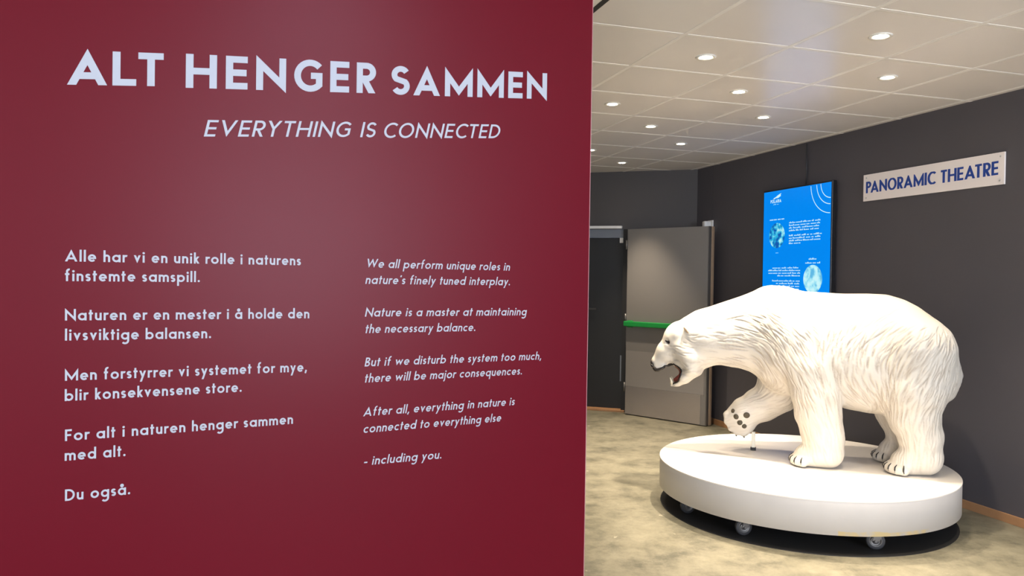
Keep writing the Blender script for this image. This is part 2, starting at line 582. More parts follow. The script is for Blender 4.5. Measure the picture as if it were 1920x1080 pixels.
def glyph(ch, w, cond=1.0):
    """geometric sans skeletons, cap height 1 -> (advance without spacing, strokes, dots)"""
    h = w / 2
    S, D, CL = [], [], {}
    X = XH
    r = X / 2 - h                                   # bowl radius (centre line)
    if ch == 'A':
        W = .88 + w * .45
        al = math.atan(W / 2 / 1.05)
        ay = 1.05 - h / math.sin(al)
        sl = (W / 2 - h / math.cos(al)) / ay
        S = [[(h / math.cos(al) - .3 * sl, -.3), (W / 2, ay), (W - h / math.cos(al) + .3 * sl, -.3)]]
        S += [[(W * .20, .27), (W * .80, .27)]]
        CL[0] = (0, 1.2)
    elif ch == 'L':
        W = .50 + w * .5; S = [[(h, 1), (h, h), (W, h)]]
    elif ch == 'T':
        W = .56 + w * .5; S = [[(0, 1 - h), (W, 1 - h)], [(W / 2, 1 - h), (W / 2, 0)]]
    elif ch == 'H':
        W = .72 + w * .5; S = [[(h, 0), (h, 1)], [(W - h, 0), (W - h, 1)], [(h, .5), (W - h, .5)]]
    elif ch == 'E':
        W = .48 + w * .6; S = [[(W, 1 - h), (h, 1 - h), (h, h), (W, h)], [(h, .5), (W - .03, .5)]]
    elif ch == 'F':
        W = .44 + w * .5; S = [[(W, 1 - h), (h, 1 - h), (h, 0)], [(h, .5), (W - .05, .5)]]
    elif ch == 'N':
        W = .76 + w * .5; S = [[(h, 0), (h, 1.05 - 2.25 * h), (W - h, 2.25 * h - .06), (W - h, 1)]]
    elif ch == 'M':
        W = .94 + w * .6; S = [[(h, 0), (h, 1.05 - 2.9 * h), (W / 2, .03 + 1.7 * h), (W - h, 1.05 - 2.9 * h), (W - h, 0)]]
    elif ch == 'W':
        W = 1.25; S = [[(h - .1, 1.3), (W * .27, h * 2.6), (W / 2, 1 - 2.0 * h), (W * .73, h * 2.6), (W - h + .1, 1.3)]]; CL[0] = (-.03, 1)
    elif ch == 'V':
        W = .80 + w * .4; S = [[(h * 1.1 - .12, 1.3), (W / 2, h * 2.4), (W - h * 1.1 + .12, 1.3)]]; CL[0] = (-.03, 1)
    elif ch == 'Y':
        W = .72 + w * .4; S = [[(h * 1.2 - .17, 1.3), (W / 2, .46 + h * .5), (W - h * 1.2 + .17, 1.3)], [(W / 2, .48), (W / 2, 0)]]; CL[0] = (0, 1)
    elif ch == 'I':
        W = w; S = [[(h, 0), (h, 1)]]
    elif ch == 'O':
        W = .98; S = [arc(W / 2, .5, W / 2 - h, .5 - h * .7, 0, 360)]
    elif ch == 'C':
        W = .78; S = [arc(.49, .5, .49 - h, .5 - h * .7, 48, 312)]
    elif ch == 'G':
        q = arc(.48, .5, .48 - h, .5 - h * .9, 42, 316, 26); W = q[-1][0] + h
        S = [q + [(W - h, .50), (.50, .50)]]
    elif ch == 'D':
        W = .78; S = [[(W * .35, 1 - h), (h, 1 - h), (h, h), (W * .35, h)] + arc(W * .35, .5, W * .65 - h, .5 - h, -90, 90)]
    elif ch == 'P':
        W = .54 + w * .3; S = [[(h, 0), (h, 1 - h), (W * .5, 1 - h)] + arc(W * .5, .72, W * .5 - h, .28 - h, 90, -90) + [(2 * h, .44 + h)]]
    elif ch == 'R':
        W = .56 + w * .4; S = [[(h, 0), (h, 1 - h), (W * .5, 1 - h)] + arc(W * .5, .69, W * .5 - h * 1.1, .31 - h, 90, -90) + [(2 * h, .38 + h)], [(W * .34, .52), (W - h * 1.2 + .09, -.2)]]; CL[1] = (0, .5)
    elif ch == 'B':
        W = .56; S = [[(W * .45, .52), (h, .52), (h, 1 - h), (W * .45, 1 - h)] + arc(W * .45, .76, W * .46 - h, .24 - h, 90, -90),
                      [(h, .52), (h, h), (W * .5, h)] + arc(W * .5, .27, W * .5 - h, .27 - h, -90, 90) + [(2 * h, .54 - h)]]
    elif ch == 'S':
        W = .56 + w * .4; ry = .25 - h * .5 + .005
        c = W / 2
        S = [arc(c, 1 - h - ry, c - h, ry, 28, 200) + [(c, .5), ] + arc(c, h + ry, c - h, ry, 20, -152)]
        S = [arc(c, 1 - h - ry, c - h, ry, 28, 225) + arc(c, h + ry, c - h, ry, 45, -152)]
    elif ch in 'aådgqbpoce':
        W = X + .02
        cx = W / 2
        rx = W / 2 - h
        bowl = arc(cx, X / 2, rx, r, 0, 360)
        if ch in 'aådgq':
            S = [bowl, [(W - h, 0), (W - h, X)]]
            if ch == 'å':
                S.append(arc(cx, X + .2, .075, .075, 0, 360))
            if ch == 'd':
                S[1] = [(W - h, 0), (W - h, 1.04)]
            if ch == 'q':
                S[1] = [(W - h, X), (W - h, -.36)]
            if ch == 'g':
                S[1] = [(W - h, X), (W - h, -.08)] + arc(cx, -.08, rx, .25, 0, -140)[1:]
        elif ch == 'b':
            S = [bowl, [(h, 0), (h, 1.04)]]
        elif ch == 'p':
            S = [bowl, [(h, X), (h, -.36)]]
        elif ch == 'o':
            S = [bowl]
        elif ch == 'c':
            W = X * .84; S = [arc(X / 2, X / 2, X / 2 - h, r, 48, 312)]
        elif ch == 'e':
            W = X - .02; cx = W / 2; rx = cx - h
            S = [[(h, X * .47), (W - h, X * .50)] + arc(cx, X / 2, rx, r, 4, 318)]
    elif ch == 's':
        W = .36 + w * .3; c = W / 2; ry = X / 4 - h * .5
        S = [arc(c, X - h - ry, c - h, ry, 25, 225) + arc(c, h + ry, c - h, ry, 45, -155)]
    elif ch == 'i':
        W = w * 1.1; S = [[(W / 2, 0), (W / 2, X)]]; D = [(W / 2, X + .2, w * .62)]
    elif ch == 'j':
        W = w * 1.1; S = [[(W / 2, X), (W / 2, -.12)] + arc(W / 2 - .14, -.12, .14, .18, 0, -80)[1:]]; D = [(W / 2, X + .2, w * .62)]
    elif ch == 'l':
        W = w; S = [[(h, 0), (h, 1.04)]]
    elif ch == 'k':
        W = .46; S = [[(h, 0), (h, 1.04)], [(W - h * 1.1 + .16, X + .2), (h, .25)], [(.15, .40), (W - h + .12, -.16)]]; CL[1] = (0, X); CL[2] = (0, X)
    elif ch == 't':
        W = .34; S = [[(W * .45, 0), (W * .45, .92)], [(0, X - h * .6), (W, X - h * .6)]]
    elif ch == 'f':
        W = .40; S = [[(W * .4, 0), (W * .4, .84)] + arc(W * .4 + .15, .84, .15, .17, 180, 70)[1:], [(0, X - h * .6), (W * .85, X - h * .6)]]
    elif ch in 'nh':
        W = .50 + w * .2; c = (h + W - h) / 2; rr = (W - w) / 2
        S = [[(h, 0), (h, X if ch == 'n' else 1.04)], arc(c, X - h - rr * .95, rr, rr * .95, 180, 0) + [(W - h, 0)]]
    elif ch == 'm':
        W = .84 + w * .2; rr = (W - w) / 4
        S = [[(h, 0), (h, X)], arc(h + rr, X - h - rr, rr, rr, 180, 0) + [(h + 2 * rr, 0)], arc(h + 3 * rr, X - h - rr, rr, rr, 180, 0) + [(h + 4 * rr, 0)]]
    elif ch == 'r':
        W = .34; S = [[(h, 0), (h, X)], arc(h + .2, X - h - .2, .2, .2, 180, 62)]
    elif ch == 'u':
        W = .50 + w * .2; rr = (W - w) / 2
        S = [[(h, X), (h, h + rr * .95)] + arc(W / 2, h + rr * .95, rr, rr * .95, 180, 360)[1:], [(W - h, 0), (W - h, X)]]
    elif ch == 'v':
        W = .56; S = [[(h - .1, X + .25), (W / 2, h * 2), (W - h + .1, X + .25)]]; CL[0] = (-.02, X)
    elif ch == 'w':
        W = .90; S = [[(h - .08, X + .25), (W * .27, h * 2.3), (W * .5, X - h * 1.6), (W * .73, h * 2.3), (W - h + .08, X + .25)]]; CL[0] = (-.02, X)
    elif ch == 'y':
        W = .56; S = [[(h - .1, X + .25), (W / 2, h * 1.6)], [(W - h + .09, X + .25), (W * .24 - .06, -.5)]]; CL[0] = (0, X); CL[1] = (-.34, X)
    elif ch == '.':
        W = w * 1.2; D = [(W / 2, w * .6, w * .62)]
    elif ch == ',':
        W = w * 1.2; S = [[(W * .7, w), (W * .2, -.16)]]
    elif ch == "'":
        W = w; S = [[(W * .6, 1.02), (W * .35, .82)]]
    elif ch == '–':
        W = .36; S = [[(0, .33), (W, .33)]]
    else:
        W = .3
    if cond != 1.0:
        S = [[(x * cond, y) for x, y in s] for s in S]
        D = [(x * cond, y, rr) for x, y, rr in D]
        W *= cond
    return W, S, D, CL


def stroke_quads(pts, h):
    closed = len(pts) > 4 and math.hypot(pts[0][0] - pts[-1][0], pts[0][1] - pts[-1][1]) < 1e-6
    if closed:
        pts = pts[:-1]
    P = [pts[0]]
    for q in pts[1:]:
        if math.hypot(q[0] - P[-1][0], q[1] - P[-1][1]) > 1e-5:
            P.append(q)
    n = len(P)
    L, R = [], []
    for i in range(n):
        a = P[i - 1] if (i > 0 or closed) else None
        b = P[(i + 1) % n] if (i < n - 1 or closed) else None
        p = P[i]

        def nrm(u, v):
            dx, dy = v[0] - u[0], v[1] - u[1]
            l = math.hypot(dx, dy)
            return (-dy / l, dx / l)
        if a is None:
            nx, ny = nrm(p, b)
        elif b is None:
            nx, ny = nrm(a, p)
        else:
            n1, n2 = nrm(a, p), nrm(p, b)
            mx, my = n1[0] + n2[0], n1[1] + n2[1]
            l = math.hypot(mx, my)
            mx, my = mx / l, my / l
            k = 1 / max(.25, mx * n1[0] + my * n1[1])
            nx, ny = mx * k, my * k
        L.append((p[0] + nx * h, p[1] + ny * h))
        R.append((p[0] - nx * h, p[1] - ny * h))
    vs = L + R
    fs = [(i, n + i, n + i + 1, i + 1) for i in range(n - 1)]
    if closed:
        fs.append((n - 1, 2 * n - 1, n, 0))
    return vs, fs


def clip_y(vs, fs, lo, hi):
    ov, of = [], []
    for f in fs:
        P = [vs[i] for i in f]
        for sg_, lim in ((1, hi), (-1, lo)):
            out = []
            for i, p in enumerate(P):
                q = P[(i + 1) % len(P)]
                dp, dq = sg_ * (p[1] - lim), sg_ * (q[1] - lim)
                if dp <= 0:
                    out.append(p)
                if dp * dq < 0:
                    t = dp / (dp - dq)
                    out.append((p[0] + (q[0] - p[0]) * t, p[1] + (q[1] - p[1]) * t))
            P = out
        if len(P) >= 3:
            of.append(tuple(range(len(ov), len(ov) + len(P))))
            ov += P
    return ov, of


KERN = {'PA': -.16, 'RA': -.04, 'AT': -.13, 'TR': .02, 'LT': -.12, 'AL': -.04, 'SA': -.05, 'RY': -.08, 'YT': -.04, 'EV': -.02, 'CT': -.04, 'TE': .0}


def lay_text(text, w, track=.13, slant=0.0, cond=1.0, space=.36, flat=False):
    """-> (verts2d with layer, faces, total width) in cap-height units"""
    vs, fs, x, layer = [], [], 0.0, 0
    last = 0
    for ti, ch in enumerate(text):
        if ch == ' ':
            x += space * cond
            continue
        W, S, D, CL = glyph(ch, w, cond)
        for k, s in enumerate(S):
            v, f = stroke_quads(s, w / 2)
            if flat:
                v, f = clip_y(v, f, 0, 1)
            elif k in CL:
                v, f = clip_y(v, f, *CL[k])
            o = len(vs)
            vs += [(x + p[0] + p[1] * slant, p[1], k) for p in v]
            fs += [tuple(i + o for i in q) for q in f]
        for cx, cy, rr in D:
            o = len(vs)
            vs += [(x + cx + cy * slant + rr * math.cos(t * math.pi / 6), cy + rr * math.sin(t * math.pi / 6), 0) for t in range(12)]
            fs.append(tuple(range(o, o + 12)))
        last = x + W
        tr = track + KERN.get(text[ti:ti + 2], 0) * cond
        x += W + tr
    return vs, fs, last


def place_text(name, text, p0, p1, cap, n, c, tangent, parent, material, w=.14, track=.13, slant=0.0, cond=1.0, space=.36, lift=.0006, label=None, flat=False):
    """p0, p1: baseline start and end as seen; cap: capital height; all taken on plane n.P=c"""
    A = on_plane(p0[0], p0[1], n, c)
    B = on_plane(p1[0], p1[1], n, c)
    T = on_plane(p0[0], p0[1] - cap, n, c)
    hgt = (T.z - A.z)
    vs, fs, width = lay_text(text, w, track, slant, cond, space, flat)
    ux = (B - A) / width
    up = Vector((0, 0, hgt))
    facing = n if n.dot(-A) > 0 else -n
    base = parent.matrix_world.translation if parent else Vector((0, 0, 0))
    V = [A + ux * x + up * y + facing * (lift + .00006 * k) - base for x, y, k in vs]
    # keep faces turned towards the reader
    me = mesh(name, V, fs)
    o = link(name, me, material, parent)
    if label:
        o['label'] = label
    return o


# ------------------------------------------------------------------ red text panel
pe = on_plane(1099, 800, PN, -PD)
s_edge = pe.dot(PT)
P0 = PN * -PD + PT * (s_edge - 2.6)
panel = empty('text_panel', P0, 'tall dark red display panel covered in white Norwegian and English text', 'display panel')
bpy.context.view_layer.update()
fp = (Vector((0, 0, 0)), PT, PN, Vector((0, 0, 1)))
face = box_obj('panel_board', (0, -.09, .0), (2.6, 0, HC - .006), M['red'], panel, frame=fp, bev=.0015)
box_obj('edge_strip', (2.6, -.09, .0), (2.602, -.001, HC - .006), M['edge'], panel, frame=fp)['label'] = 'pale edge of the red panel'

txt = dict(n=PN, c=-PD, tangent=PT, parent=panel, material=M['lettering'])
HW = .198
place_text('heading_word', 'ALT', (125.5, 158.8), (306.4, 162), 65.5, w=HW, track=.17, **txt)
place_text('heading_word', 'HENGER', (348, 164.6), (705, 175.2), 64, w=HW, track=.24, **txt)
place_text('heading_word', 'SAMMEN', (733.6, 177.4), (1025, 186), 54.5, w=HW, track=.18, **txt)
place_text('subheading_word', 'EVERYTHING', (382, 256), (654, 256.8), 31.2, w=.135, track=.17, slant=.2, **txt)
place_text('subheading_word', 'IS', (675, 257.2), (702, 257.8), 28.6, w=.14, track=.17, slant=.2, **txt)
place_text('subheading_word', 'CONNECTED', (717.5, 258.2), (935, 259.2), 27.9, w=.135, track=.17, slant=.2, **txt)
NO = [('Alle har vi en unik rolle i naturens', 121.7, 490, 563.9, 497.5),
      ('finstemte samspill.', 121.7, 527, 374.6, 529),
      ('Naturen er en mester i å holde den', 121.7, 601, 579.7, 596.8),
      ('livsviktige balansen.', 121.7, 638.6, 395.6, 634),
      ('Men forstyrrer vi systemet for mye,', 121.7, 714, 575, 696.5),
      ('blir konsekvensene store.', 121.2, 752, 453, 734.5),
      ('For alt i naturen henger sammen', 121.7, 827, 549, 794.5),
      ('med alt.', 121.2, 864, 235.3, 855),
      ('Du også.', 121.7, 939.4, 244, 926.5)]
for t, x0, y0, x1, y1 in NO:
    place_text('norwegian_line', t, (x0, y0), (x1, y1), 21.6, w=.165, track=.16, space=.42, **txt)
EN = [('We all perform unique roles in', 686, 501.5, 955, 507.5),
      ("nature's finely tuned interplay.", 684.7, 532.2, 955.6, 535),
      ('Nature is a master at maintaining', 683.9, 593.6, 986, 591.2),
      ('the necessary balance.', 683.9, 624.7, 890.6, 620.6),
      ('But if we disturb the system too much,', 683.3, 687.2, 1014, 674),
      ('there will be major consequences.', 682.8, 717.4, 978, 702),
      ('After all, everything in nature is', 680.6, 780.6, 964, 759.5),
      ('connected to everything else', 680.6, 812, 938.5, 790),
      ('– including you.', 681.4, 872.8, 827, 859.5)]
for t, x0, y0, x1, y1 in EN:
    place_text('english_line', t, (x0, y0), (x1, y1), 16.6, w=.145, track=.15, slant=.19, space=.40, **txt)

# ------------------------------------------------------------------ theatre sign on the right wall
SB = WALL_B - .014
sg = empty('wall_sign', ab(4.344, WALL_B, 2.097), 'white PANORAMIC THEATRE sign with blue capitals screwed to the charcoal wall', 'sign')
bpy.context.view_layer.update()
fs_ = (Vector((0, 0, 0)), -DB, -NB, Vector((0, 0, 1)))
box_obj('sign_plate', (-.605, .002, 0), (.605, .014, .203), M['sign'], sg, frame=fs_, bev=.0015)
for sx in (-.575, .575):
    for sz in (.025, .178):
        bm = bmesh.new()
        lathe(bm, [(0, 0), (.006, 0), (.005, .002), (0, .0025)], 12)
        me = bm_mesh('screw', bm, True)
        o = link('screw', me, M['zinc'], sg)
        o.matrix_basis = Matrix.Translation(-DB * sx - NB * .014 + Vector((0, 0, sz))) @ Matrix.Rotation(ROTZ, 4, 'Z') @ Matrix.Rotation(-math.pi / 2, 4, 'Y')
sk_ = dict(n=NB, c=SB, tangent=-DB, parent=sg, material=M['signblue'])
place_text('sign_word', 'PANORAMIC', (1624.2, 362.6), (1753.7, 344.8), 21.4, w=.165, track=.10, cond=.66, flat=True, **sk_)
place_text('sign_word', 'THEATRE', (1763.6, 343.6), (1871.8, 327.6), 24.0, w=.16, track=.09, cond=.66, flat=True, **sk_)

# ------------------------------------------------------------------ portrait screen
SCR_A0, SCR_A1, SCR_Z0, SCR_Z1, SCR_D = 5.240, 6.162, .66, 2.297, .06
tv = empty('wall_screen', ab((SCR_A0 + SCR_A1) / 2, WALL_B, SCR_Z0), 'tall blue lit information screen hung on the charcoal wall behind the polar bear', 'screen')
bpy.context.view_layer.update()
hwS, hS = (SCR_A1 - SCR_A0) / 2, SCR_Z1 - SCR_Z0
ft = (Vector((0, 0, 0)), -DB, -NB, Vector((0, 0, 1)))
box_obj('housing', (-hwS, .018, 0), (hwS, SCR_D, hS), M['bezel'], tv, frame=ft, bev=.004)
box_obj('wall_mount', (-.25, 0, .4), (.25, .018, 1.2), M['black'], tv, frame=ft)
box_obj('display', (-hwS + .012, SCR_D - .002, .014), (hwS - .012, SCR_D + .001, hS - .014), M['display'], tv, frame=ft)
bm = bmesh.new()
lathe(bm, [(0, 0), (.006, 0), (.006, HC - SCR_Z1 - .01), (0, HC - SCR_Z1 - .01)], 10, center=tuple(-NB * .012 + DB * (5.629 - (SCR_A0 + SCR_A1) / 2) + Vector((0, 0, hS - .005))))
link('power_cable', bm_mesh('power_cable', bm, True), M['rubber'], tv)
# screen graphics, u across 0..1, v down 0..1 on the display
DY = SCR_D + .0016


def su(u, v, k=0):
    return -DB * (-hwS + .012 + u * (2 * hwS - .024)) - NB * (DY + k * .0004) + Vector((0, 0, hS - .014 - v * (hS - .028)))


def sflat(name, polys, material, k=0, label=None):
    vs, fs = [], []
    for pl in polys:
        o = len(vs)
        vs += [su(u, v, k) for u, v in pl]
        fs.append(tuple(range(o, o + len(pl))))
    o = link(name, mesh(name, vs, fs), material, tv)
    if name in ('text_row', 'caption', 'logo_line', 'picture_caption'):
        o['kind'] = 'stuff'
    return o


ASP = (2 * hwS - .024) / (hS - .028)


def ring(u, v, r0_, r1_, a0, a1, n=28):
    out = []
    for i in range(n):
        t0, t1 = [math.radians(a0 + (a1 - a0) * (i + q) / n) for q in (0, 1)]
        f = lambda r_, t: (u + r_ * math.cos(t), v - r_ * ASP * math.sin(t))
        out.append([f(r0_, t0), f(r1_, t0), f(r1_, t1), f(r0_, t1)])
    return out


rnd = random.Random(4)


def words(u0, u1, v, hh_, align='l', frac=1.0):
    """a row of word-like dashes, too small in the photograph to be read"""
    L_ = (u1 - u0) * frac
    x = u0 if align == 'l' else u1 - L_
    end = x + L_
    out = []
    while x < end - .01:
        wl = min(rnd.uniform(.03, .09), end - x)
        q = x
        while q < x + wl - .004:
            hl = hh_ * rnd.choice((.6, .6, .6, 1.0))
            out.append([(q, v), (q + .011, v), (q + .011, v - hl), (q, v - hl)])
            q += .0155
        x += wl + .014
    return out


bpy.context.view_layer.update()
# logo: leaping seal shape over the museum name
seal = [(.150, .045), (.170, .038), (.195, .034), (.225, .026), (.262, .019), (.283, .017), (.268, .026), (.278, .031), (.255, .036), (.232, .041), (.195, .041), (.172, .045)]
sflat('logo', [seal], M['scr_white'])
vs, fs, wd = lay_text('POLARIA', .2, .12)
link('logo_name', mesh('logo_name', [su(.112 + .172 * x / wd, .066 - .018 * y, 1 + k * .2) for x, y, k in vs], fs), M['scr_white'], tv)
sflat('logo_line', words(.157, .25, .077, .005), M['scr_soft'])
for rr in (.137, .193, .274):
    arcs = [p for p in ring(1.0, -.0, rr, rr + .007, 180, 270, 40) if all(u < .9999 for u, v in p) and all(v >= 0 for u, v in p)]
    sflat('arc_line', arcs, M['scr_white'])
sflat('caption', words(.105, .343, .163, .010), M['scr_white'])
for i in range(4):
    sflat('text_row', words(.411, .87, .188 + i * .0143, .0085, 'l', (.97, 1, 1, .93)[i]), M['scr_white'])
for i in range(4):
    sflat('text_row', words(.413, .884, .258 + i * .0140, .0085, 'l', (1, .97, .98, .38)[i]), M['scr_white'])
sflat('caption', words(.71, .815, .388, .009), M['scr_white'])
sflat('caption', words(.663, .877, .408, .009), M['scr_white'])
for i in range(4):
    sflat('text_row', words(.093, .587, .432 + i * .0143, .0085, 'r', (.86, 1, .99, .70)[i]), M['scr_white'])
for i in range(4):
    sflat('text_row', words(.093, .58, .503 + i * .0143, .0085, 'r', (.86, .73, .69, .43)[i]), M['scr_white'])


def picture(name, cols, scale):
    Mx = bpy.data.materials.new(name); Mx.use_nodes = True
    nt = Mx.node_tree; P = nt.nodes['Principled BSDF']
    P.inputs['Base Color'].default_value = (0, 0, 0, 1)
    tc = nt.nodes.new('ShaderNodeTexCoord'); n = nt.nodes.new('ShaderNodeTexNoise')
    n.inputs['Scale'].default_value = scale; n.inputs['Detail'].default_value = 4
    nt.links.new(tc.outputs['Object'], n.inputs['Vector'])
    cr = nt.nodes.new('ShaderNodeValToRGB')
    cr.color_ramp.elements[0].position, cr.color_ramp.elements[0].color = .40, (*cols[0], 1)
    cr.color_ramp.elements[1].position, cr.color_ramp.elements[1].color = .62, (*cols[2], 1)
    e = cr.color_ramp.elements.new(.5); e.color = (*cols[1], 1)
    nt.links.new(n.outputs[0], cr.inputs[0]); nt.links.new(cr.outputs[0], P.inputs['Emission Color'])
    P.inputs['Emission Strength'].default_value = .72
    return Mx


def disc(u, v, r_):
    return [[(u + r_ * math.cos(t * math.pi / 24), v + r_ * ASP * math.sin(t * math.pi / 24)) for t in range(48)]]


sflat('round_picture', disc(.222, .249, .125), picture('reef_picture', ((0, .10, .45), (.02, .5, .8), (.55, .95, .95)), 16))
sflat('picture_caption', words(.208, .264, .347, .006), M['scr_soft'])
sflat('round_picture', disc(.770, .489, .132), picture('ice_picture', ((.12, .5, .8), (.35, .8, .95), (.6, .95, 1)), 18))

# ------------------------------------------------------------------ ceiling spotlights
SPOTS = [(-1, 0), (0, -1), (0, 1), (1, 0), (2, -1), (2, 1), (3, 0), (4, 1), (5, 0), (6, 1),
         (4, -1), (-2, 1), (-2, -1), (-3, 0), (-4, 1), (-5, 0), (-4, -1)]
names = {(-1, 0): 'recessed ceiling spotlight nearest the top right of the view, largest of the lit row',
         (0, -1): 'recessed ceiling spotlight nearest the red panel in the front of the tiled ceiling',
         (0, 1): 'recessed ceiling spotlight nearest the dark wall, above the theatre sign',
         (1, 0): 'recessed ceiling spotlight directly above the upper edge of the blue screen',
         (2, -1): 'recessed ceiling spotlight beside the red panel, second one from the front there',
         (2, 1): 'recessed ceiling spotlight next to the dark wall, just left of the cable above the screen',
         (3, 0): 'recessed ceiling spotlight in the middle of the ceiling above the grey door',
         (4, 1): 'recessed ceiling spotlight near the back corner, closest to the dark wall there',
         (5, 0): 'recessed ceiling spotlight half hidden by the edge of the red panel',
         (6, 1): 'recessed ceiling spotlight farthest back, above the doorway'}
bm = bmesh.new()
lathe(bm, [(.034, .0), (.038, -.004), (.052, -.005), (.056, 0), (.034, 0)], 28)
trim_me = bm_mesh('trim_ring', bm, True)
bm = bmesh.new()
lathe(bm, [(0, -.004), (.018, -.0036), (.031, -.0015), (.034, .0)], 24)
lens_me = bm_mesh('lens', bm, True)
sp = bpy.data.lights.new('spot', 'SPOT')
sp.energy = LAMP_W
sp.color = (1.0, .84, .64)
sp.spot_size = math.radians(70)
sp.spot_blend = .8
sp.shadow_soft_size = .035
BULBS = {(1, 0): 2.3, (2, 1): .4, (0, 1): .75, (3, 0): .75}      # the bulb over the bear is the strong one
for (i, j) in SPOTS:
    o = empty('ceiling_spotlight', ab(C0 + (i + .5) * TS, D0 + (j + .5) * TS, HC - .0005),
              names.get((i, j)) or 'recessed ceiling spotlight %s, in the row %s' % ({4: 'hidden behind the red panel', -2: 'just above the viewer', -3: 'above the viewer', -4: 'behind the viewer', -5: 'nearest the rear window'}[i], {-1: 'by the red panel', 0: 'in the middle', 1: 'by the dark wall'}[j]), 'spotlight', 'recessed ceiling spotlights')  # the rear window is an added fill window
    link('trim_ring', trim_me, M['lampwhite'], o)
    link('lens', lens_me, M['lens'], o)
    lt = sp
    if (i, j) in BULBS:
        lt = sp.copy()
        lt.energy = LAMP_W * BULBS[(i, j)]
    l_ = bpy.data.objects.new('bulb', lt)
    C.objects.link(l_)
    l_.parent = o
    l_.location = (0, 0, -.03)

# unseen square fill light, added to put a cool glow on the red panel
bm = bmesh.new()
box(bm, (-.29, -.29, -.006), (.29, .29, .002), .002)
lp = empty('ceiling_light_panel', ab(.43, .92, HC - .009), 'square cool white light panel in the ceiling beside the viewer, facing the red panel', 'light panel', None, ROTZ)  # added unseen fill light for the glow on the red panel
bm2 = bmesh.new()
box(bm2, (-.27, -.27, -.009), (.27, .27, -.0065))
link('diffuser', bm_mesh('diffuser', bm2), M['led'], lp)
link('light_frame', bm_mesh('light_frame', bm), M['white'], lp)

# ------------------------------------------------------------------ round rolling platform
PC = Vector((1.898, 5.042, 0))
PR, PZ0, PZ1 = .905, .111, .304
pf = empty('round_platform', PC, 'low round white rolling platform with scuffed rim that carries the polar bear', 'platform')
bm = bmesh.new()
lathe(bm, [(0, PZ0), (PR - .02, PZ0), (PR, PZ0 + .002), (PR, PZ1 - .012)], 128)
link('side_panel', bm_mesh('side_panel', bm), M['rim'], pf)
for p_ in pf.children[0].data.polygons:
    p_.use_smooth = abs(p_.normal.z) < .5
bm = bmesh.new()
lathe(bm, [(PR, PZ1 - .012), (PR + .0015, PZ1 - .010), (PR + .0015, PZ1 - .003), (PR - .003, PZ1), (0, PZ1)], 128)
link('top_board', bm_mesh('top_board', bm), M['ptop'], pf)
mt = prism('floor_mat', [PC + Vector((.897 * math.cos(t * math.pi / 48), .897 * math.sin(t * math.pi / 48), 0)) for t in range(96)], .0005, .004, M['black'])  # flat black disc just above the floor, slightly smaller than the platform
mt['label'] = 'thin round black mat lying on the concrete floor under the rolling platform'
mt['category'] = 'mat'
cas = [-168, -133.5, -81.3, -30, 25, 70, 118, 160]


def caster(parent, ang, r_, rot):
    bm = bmesh.new()
    box(bm, (-.04, -.035, PZ0 - .010), (.04, .035, PZ0 - .0045))
    lathe(bm, [(0, PZ0 - .02), (.026, PZ0 - .02), (.03, PZ0 - .010), (0, PZ0 - .010)], 20)
    for s in (-1, 1):
        vs_ = [(-.018, .052), (.018, .052), (.024, PZ0 - .018), (-.018, PZ0 - .018)]
        f1 = [bm.verts.new((x + (.012 if z > .08 else 0), s * .019, z)) for x, z in vs_]
        f2 = [bm.verts.new((x + (.012 if z > .08 else 0), s * .022, z)) for x, z in vs_]
        bm.faces.new(f1); bm.faces.new(f2[::-1])
        for q in range(4):
            bm.faces.new((f1[q], f2[q], f2[(q + 1) % 4], f1[(q + 1) % 4]))
    lathe(bm, [(0, -.026), (.007, -.026), (.007, .026), (0, .026)], 12, 'Y', (0, 0, .05))
    o = link('caster', bm_mesh('caster', bm), M['castmetal'], parent, Vector((r_ * math.cos(ang), r_ * math.sin(ang), .0042)), rot)
    bm = bmesh.new()
    lathe(bm, [(.034, -.012), (.045, -.013), (.0495, -.008), (.0495, .008), (.045, .013), (.034, .012), (.034, -.012)], 36, 'Y', (0, 0, .05))
    link('tyre', bm_mesh('tyre', bm, True), M['rubber'], o)
    bm = bmesh.new()
    lathe(bm, [(0, -.014), (.012, -.014), (.014, -.006), (.027, -.006), (.029, -.012), (.034, -.012), (.034, .012), (.029, .012), (.027, .006), (.014, .006), (.012, .014), (0, .014)], 30, 'Y', (0, 0, .05))
    link('hub', bm_mesh('hub', bm, True), M['castmetal'], o)


for k, dg in enumerate(cas):
    a = math.radians(dg)
    caster(pf, a, .79, (.25, .15, -.3, .6, 1.1, 2.0, .4, -.6)[k])

# ------------------------------------------------------------------ polar bear (one body surface grown from a signed distance field)
U = Vector((-.943, .333, 0)).normalized()          # the way the bear faces
V_ = Vector((.333, .943, 0)).normalized()          # away from the viewer
BEAR_O = V_ * 5.46 + Vector((0, 0, PZ1 + .002))
# object frame: x = forward, y = -V_ (towards the viewer's side) so that the frame is right handed
BEAR_ROT = math.atan2(U.y, U.x)
bear = empty('polar_bear', BEAR_O, 'life size white polar bear sculpture with open mouth and one raised forepaw', 'polar bear', None, BEAR_ROT)
bear.scale = (1, 1, .991)
# right-handed check: rotating +y by BEAR_ROT gives -V_, i.e. local y points towards the viewer; lateral v = -y


# paws on the ground: centre, reach of the toes, bearing of the fan
FEET = [(-.700, .170, .088, 34, 0), (-.150, .180, .088, 20, 0), (-.655, -.150, .080, 14, 0)]
# mouth hollows: (s, z) to (s, z), radii, sideways stretch, sideways centre
CARVES = [(.765, .522, .82, .487, (.040, .052), 6, 0.0), (.758, .550, .82, .505, (.028, .032), 6, 0.0),
          (.712, .540, .722, .505, (.038, .040), 2.6, .085), (.735, .552, .76, .52, (.026, .04), 2.6, .085)]


